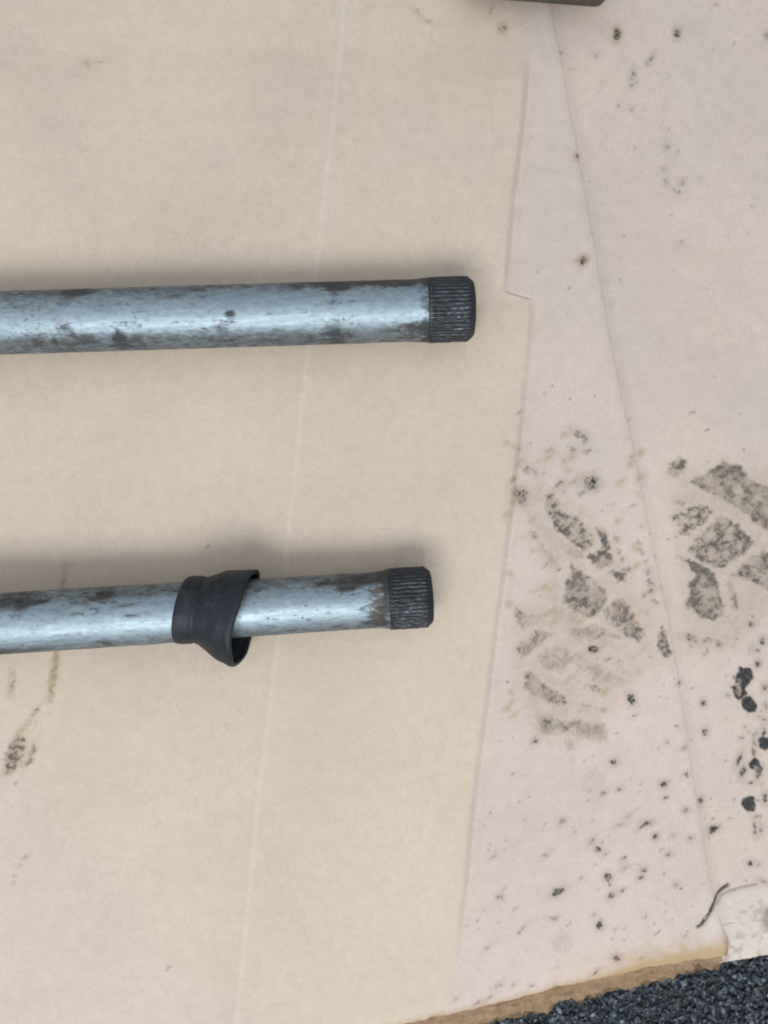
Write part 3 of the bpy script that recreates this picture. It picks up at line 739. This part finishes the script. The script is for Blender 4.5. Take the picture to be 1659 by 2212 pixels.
def make_shaft(name, tip, far, spl_len, r_spl, prof, length, marks, rusts, label, seedv):
    root = empty(name, axis_frame(tip, far))
    tag(root, label, 'axle shaft', 'steel shafts on the cardboard')
    root['grp'] = ''
    del root['grp']
    # bar
    xs = np.concatenate([np.linspace(-spl_len + .0012, -.20, 420), np.linspace(-.203, -length, 60)])
    rs = np.interp(-xs, [p[0] for p in prof], [p[1] for p in prof])
    def rad(Xx, A, Rr): return (fbm(Xx / .006 + 40, A * 2.2, seedv, 3) - .5) * .00022
    def gr(Xx, A):
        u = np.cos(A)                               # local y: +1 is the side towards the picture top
        g = sstep(.40, .80, u) * .46 + sstep(-.50, -.84, u) * .46 - .09 * (1 - sstep(.3, .6, np.abs(u)))  # darker flanks, paler crown: reflection of dark surroundings painted into the tone
        for (mx, mu, wx_, wu, s) in marks:
            g = g + s * np.exp(-((-Xx - mx) / wx_) ** 2 - ((u - mu) / wu) ** 2)
        run = sstep(.0060, -.0005, -Xx - spl_len + (fbm(A * 2.5, Xx / .004, seedv + 5, 4) - .45) * .010)
        g = g + run * .75
        return np.clip(g, -1, 1.2)
    def rs_(Xx, A):
        u = np.cos(A); v = np.zeros_like(u)
        for (mx, mu, wx_, wu, s) in rusts:
            v = v + s * np.exp(-((-Xx - mx) / wx_) ** 2 - ((u - mu) / wu) ** 2)
        return v
    rr_ = random.Random(seedv)
    marks = list(marks)
    for k in range(46):
        marks.append((rr_.uniform(.018, .20), rr_.uniform(-.8, .85), rr_.uniform(.0008, .0036), rr_.uniform(.04, .15), rr_.uniform(.22, .52)))
        if seedv == 3 and .019 < marks[-1][0] < .047 and abs(marks[-1][1]) < .6: marks.pop()
    for k in range(16):
        marks.append((rr_.uniform(.018, .20), rr_.uniform(-.45, .4), rr_.uniform(.004, .010), rr_.uniform(.2, .45), -rr_.uniform(.12, .28)))
    lathe('shaft_bar', list(zip(xs, rs)), 112, M_steel, root, rad, gr, rs_)
    # splined end with a chamfered nose
    L = spl_len
    teeth = 46
    px = np.concatenate([[-L - .0016, -L - .0004], np.linspace(-L, -.0024, 22), np.linspace(-.0020, 0, 7)])
    pr = np.full(len(px), r_spl)
    pr[0] = r_spl - .0013; pr[1] = r_spl - .0009
    nose = px > -.0022
    pr[nose] = r_spl - (px[nose] + .0022) ** 1.0 * .85
    def teeth_r(Xx, A, Rr):
        w = np.cos(A * teeth)
        t = np.clip(w * 2.2, -1, 1) * .00021 * (.45 + 1.1 * fbm(Xx / .003, A * 5, seedv + 31, 2)) - .00020
        run = sstep(-L - .0002, -L + .0022, Xx)
        return t * run + (fbm(Xx / .0012, A * 16, seedv + 3, 3) - .5) * .00055 * run
    def gs(Xx, A): return .40 + .25 * sstep(-.006, 0, Xx) - .34 * np.clip(np.cos(A * teeth) * 1.5, -1, 1) * (.5 + fbm(Xx / .005, A * 4, seedv + 8, 3)) + np.clip(.25 * (fbm(Xx / .004, A * 3, seedv + 9, 3) - .35) * 2 + .2 * sstep(-.003, -L, Xx), 0, 1)  # crests paler and roots darker, tooth by tooth
    lathe('splined_end', list(zip(px, pr)), 46 * 10, M_spline, root, teeth_r, gs)
    return root

mm = .001
upper = make_shaft('axle_shaft', P(1021, 667.5, .0134), P(0, 698, .0162), .0172, .01185,
    [(0, .0117), (.0172, .0117), (.0225, .01125), (.06, .01135), (.2, .0114), (1, .0116)], .40,
    [(.0515, .1, .0030, 2.0, .40), (.0485, .5, .004, .5, .25), (.0885, -.15, .0022, .14, .75), (.129, -.75, .0025, .18, .7), (.022, -.62, .006, .16, .55),
     (.030, .75, .012, .25, .45), (.055, .8, .012, .2, .35), (.120, .1, .006, .6, .22), (.145, .4, .010, .3, .38), (.165, .2, .012, .5, .35), (.148, -.3, .003, .3, .35),
     (.108, .45, .006, .2, .35), (.100, .3, .003, .5, .15), (.034, -.05, .012, .5, -.32), (.065, -.1, .009, .5, -.35), (.082, -.2, .004, .4, -.2), (.110, -.25, .010, .3, -.25), (.135, -.2, .006, .3, -.25), (.024, 0, .006, .45, -.3)],
    [(.030, .85, .016, .35, .5), (.024, -.8, .008, .3, .5), (.052, .6, .006, .4, .4), (.10, .8, .03, .3, .3)],
    'upper bare steel axle shaft, mottled with dirt, with a dark splined end', 3)
lower = make_shaft('axle_shaft', P(931, 1288.5, .0132), P(0, 1347, .0200), .0158, .01140,
    [(0, .0110), (.0158, .0110), (.020, .0104), (.035, .01045), (.072, .0105), (.080, .0107), (.10, .0110), (.2, .0113), (1, .0115)], .40,
    [(.021, -.4, .004, .35, .45), (.018, .2, .002, .8, .35), (.028, .75, .008, .2, .55), (.032, .4, .004, .2, .3), (.050, 0, .012, .6, -.30), (.105, -.2, .03, .5, -.28), (.118, .75, .004, .2, .5), (.150, .65, .008, .25, .45), (.124, .35, .006, .18, .35), (.135, .1, .005, .12, .35), (.160, -.85, .01, .15, .4), (.145, .3, .004, .2, .2)],
    [(.0205, -.45, .0038, .6, .75), (.0195, .3, .0025, .7, .55), (.030, .65, .008, .3, .6), (.118, .75, .006, .25, .5), (.15, .7, .02, .3, .3)],
    'lower bright steel axle shaft with a dark splined end, carrying the rubber sleeve', 21)

# ------------------------------------------------------------------ rubber sleeve round the lower shaft
def build_sleeve():
    # stations: centre (plan x, y), half height in plan, half depth upright (m), height of centre above the card, tilt of the ring in plan
    st = [
        (392.0, 1318.0, 69.0, .0118, .0172, 9.0),
        (396.0, 1318.0, 73.0, .0124, .0171, 9.0),
        (408.0, 1318.0, 74.5, .0127, .0170, 9.0),
        (424.0, 1318.0, 74.0, .0126, .0169, 9.5),
        (434.0, 1318.0, 71.5, .0121, .0168, 10.0),
        (444.0, 1318.0, 75.0, .0126, .0168, 10.0),
        (456.0, 1318.5, 82.0, .0132, .0167, 10.5),
        (471.0, 1320.0, 91.0, .0138, .0166, 11.0),
        (490.0, 1326.0, 98.5, .0147, .0166, 11.0),
        (510.0, 1330.0, 103.0, .0152, .0167, 11.0),
        (523.0, 1333.5, 107.0, .0157, .0168, 11.0),
        (531.0, 1334.0, 107.5, .0157, .0168, 11.0),
    ]
    base = P(460, 1325, 0.0); base.z = ZC
    seg = 72
    pts = [];
    th = .0017
    prm = np.linspace(0, len(st) - 1, 44)
    cols = [np.interp(prm, range(len(st)), [s[k] for s in st]) for k in range(6)]
    def ring(i, inset):
        x, y, hp, hv, zc, tilt = [c[i] for c in cols]
        c = P(x, y, zc)
        k = (HC - zc) / HC
        h = hp * S * k - inset; v = hv - inset
        a = math.radians(tilt)
        side = Vector((math.sin(a), math.cos(a), 0))      # towards picture top, leaning right
        out = []
        for j in range(seg):
            t = 2 * math.pi * j / seg
            wob = 1 + .010 * math.sin(3 * t + 1.1 * x * .02) + .008 * math.sin(5 * t + x * .05)
            cu, cv = math.cos(t), math.sin(t)
            wob += .055 * (float(fbm(np.array([x / 26.]), np.array([cu * 1.6 + 7.0 + cv * .9]), 61, 3)[0]) - .5)
            p = c + side * (h * wob * cu) + Vector((0, 0, 1)) * (v * cv)
            # the mouth leans: its lower lip reaches further right
            lean = max(0, (x - 440) / 90.)
            p.x += lean ** 2 * (.0002 * math.sin(2 * t + .6) + .0003 * math.sin(5 * t + 2.1))
            p.x += -cv * .0016 * lean
            p.z = max(p.z, ZC + .0008)
            out.append(p - base)
        return out
    n = len(prm)
    V = []; F = []
    for i in range(n): V += ring(i, 0)
    lip = ring(n - 1, th * .5)
    V += [p + Vector((.0006, 0, 0)) for p in lip]
    for i in range(n - 1, -1, -1): V += ring(i, th)
    tot = n * 2 + 1
    for i in range(tot):
        i2 = (i + 1) % tot
        for j in range(seg):
            j2 = (j + 1) % seg
            F.append((i * seg + j, i2 * seg + j, i2 * seg + j2, i * seg + j2))
    me = bpy.data.meshes.new('rubber_sleeve')
    me.from_pydata([tuple(v) for v in V], [], F); me.update()
    import bmesh
    bm = bmesh.new(); bm.from_mesh(me); bmesh.ops.recalc_face_normals(bm, faces=bm.faces); bm.to_mesh(me); bm.free()
    me.polygons.foreach_set('use_smooth', np.ones(len(me.polygons), bool))
    me.materials.append(M_rubber)
    o = link(bpy.data.objects.new('rubber_sleeve', me))
    o.location = base
    tag(o, 'black flared rubber sleeve slid onto the lower steel shaft', 'rubber sleeve')
build_sleeve()

# ------------------------------------------------------------------ grey plate that reaches into view at the top edge
def build_plate():
    import bmesh
    # local frame: x along the lower edge, y away from it, z up; rounded slab, near end tipped up off the cardboard
    W, L, H, R = .0560, .090, .0085, .0045
    def outline(inset):
        r = max(R - inset, .0008); pts = []
        for cx, cy, a0 in ((W / 2 - R, R, -90), (W / 2 - R, L - R, 0), (-W / 2 + R, L - R, 90), (-W / 2 + R, R, 180)):
            for k in range(9):
                a = math.radians(a0 + 90 * k / 8)
                pts.append((cx + r * math.cos(a), cy + r * math.sin(a)))
        return pts
    rings = [(.0011, 0.0), (.0003, .0003), (0, .0012), (0, H - .0014), (.0004, H - .0004), (.0014, H)]
    V = []; F = []
    for ins, z in rings:
        for k, (x, y) in enumerate(outline(ins)):
            V.append((x, y, z + .0004 * math.sin(x * 300) * (z > .004)))
    n = 36
    for i in range(len(rings) - 1):
        for k in range(n):
            k2 = (k + 1) % n
            F.append((i * n + k, i * n + k2, (i + 1) * n + k2, (i + 1) * n + k))
    F.append(tuple(range(n - 1, -1, -1))); F.append(tuple((len(rings) - 1) * n + k for k in range(n)))
    me = bpy.data.meshes.new('steel_plate'); me.from_pydata(V, [], F); me.update()
    me.polygons.foreach_set('use_smooth', np.ones(len(me.polygons), bool))
    try: me.set_sharp_from_angle(angle=math.radians(40))
    except Exception: pass
    at = me.attributes.new('grime_shade', 'FLOAT', 'POINT')
    at.data.foreach_set('value', [.3 if v[2] < H * .6 else 0.0 for v in V])  # lower sides and underside toned darker
    me.materials.append(M_bar)
    o = link(bpy.data.objects.new('steel_plate', me))
    a = P(1000, -22, .0125); b = P(1306, 2, .0125)
    ax = (b - a).normalized(); tip = math.radians(-5.0)
    yv = Vector((0, 0, 1)).cross(ax).normalized()
    yv = (yv * math.cos(tip) + Vector((0, 0, 1)) * math.sin(tip)).normalized(); zv = ax.cross(yv)
    m = Matrix((ax, yv, zv)).transposed().to_4x4()
    c = (a + b) / 2; m.translation = (c.x, c.y, ZC + .0080)
    o.matrix_world = m
    tag(o, 'dark grey steel plate poking into view at the top edge of the photo', 'steel plate')
build_plate()
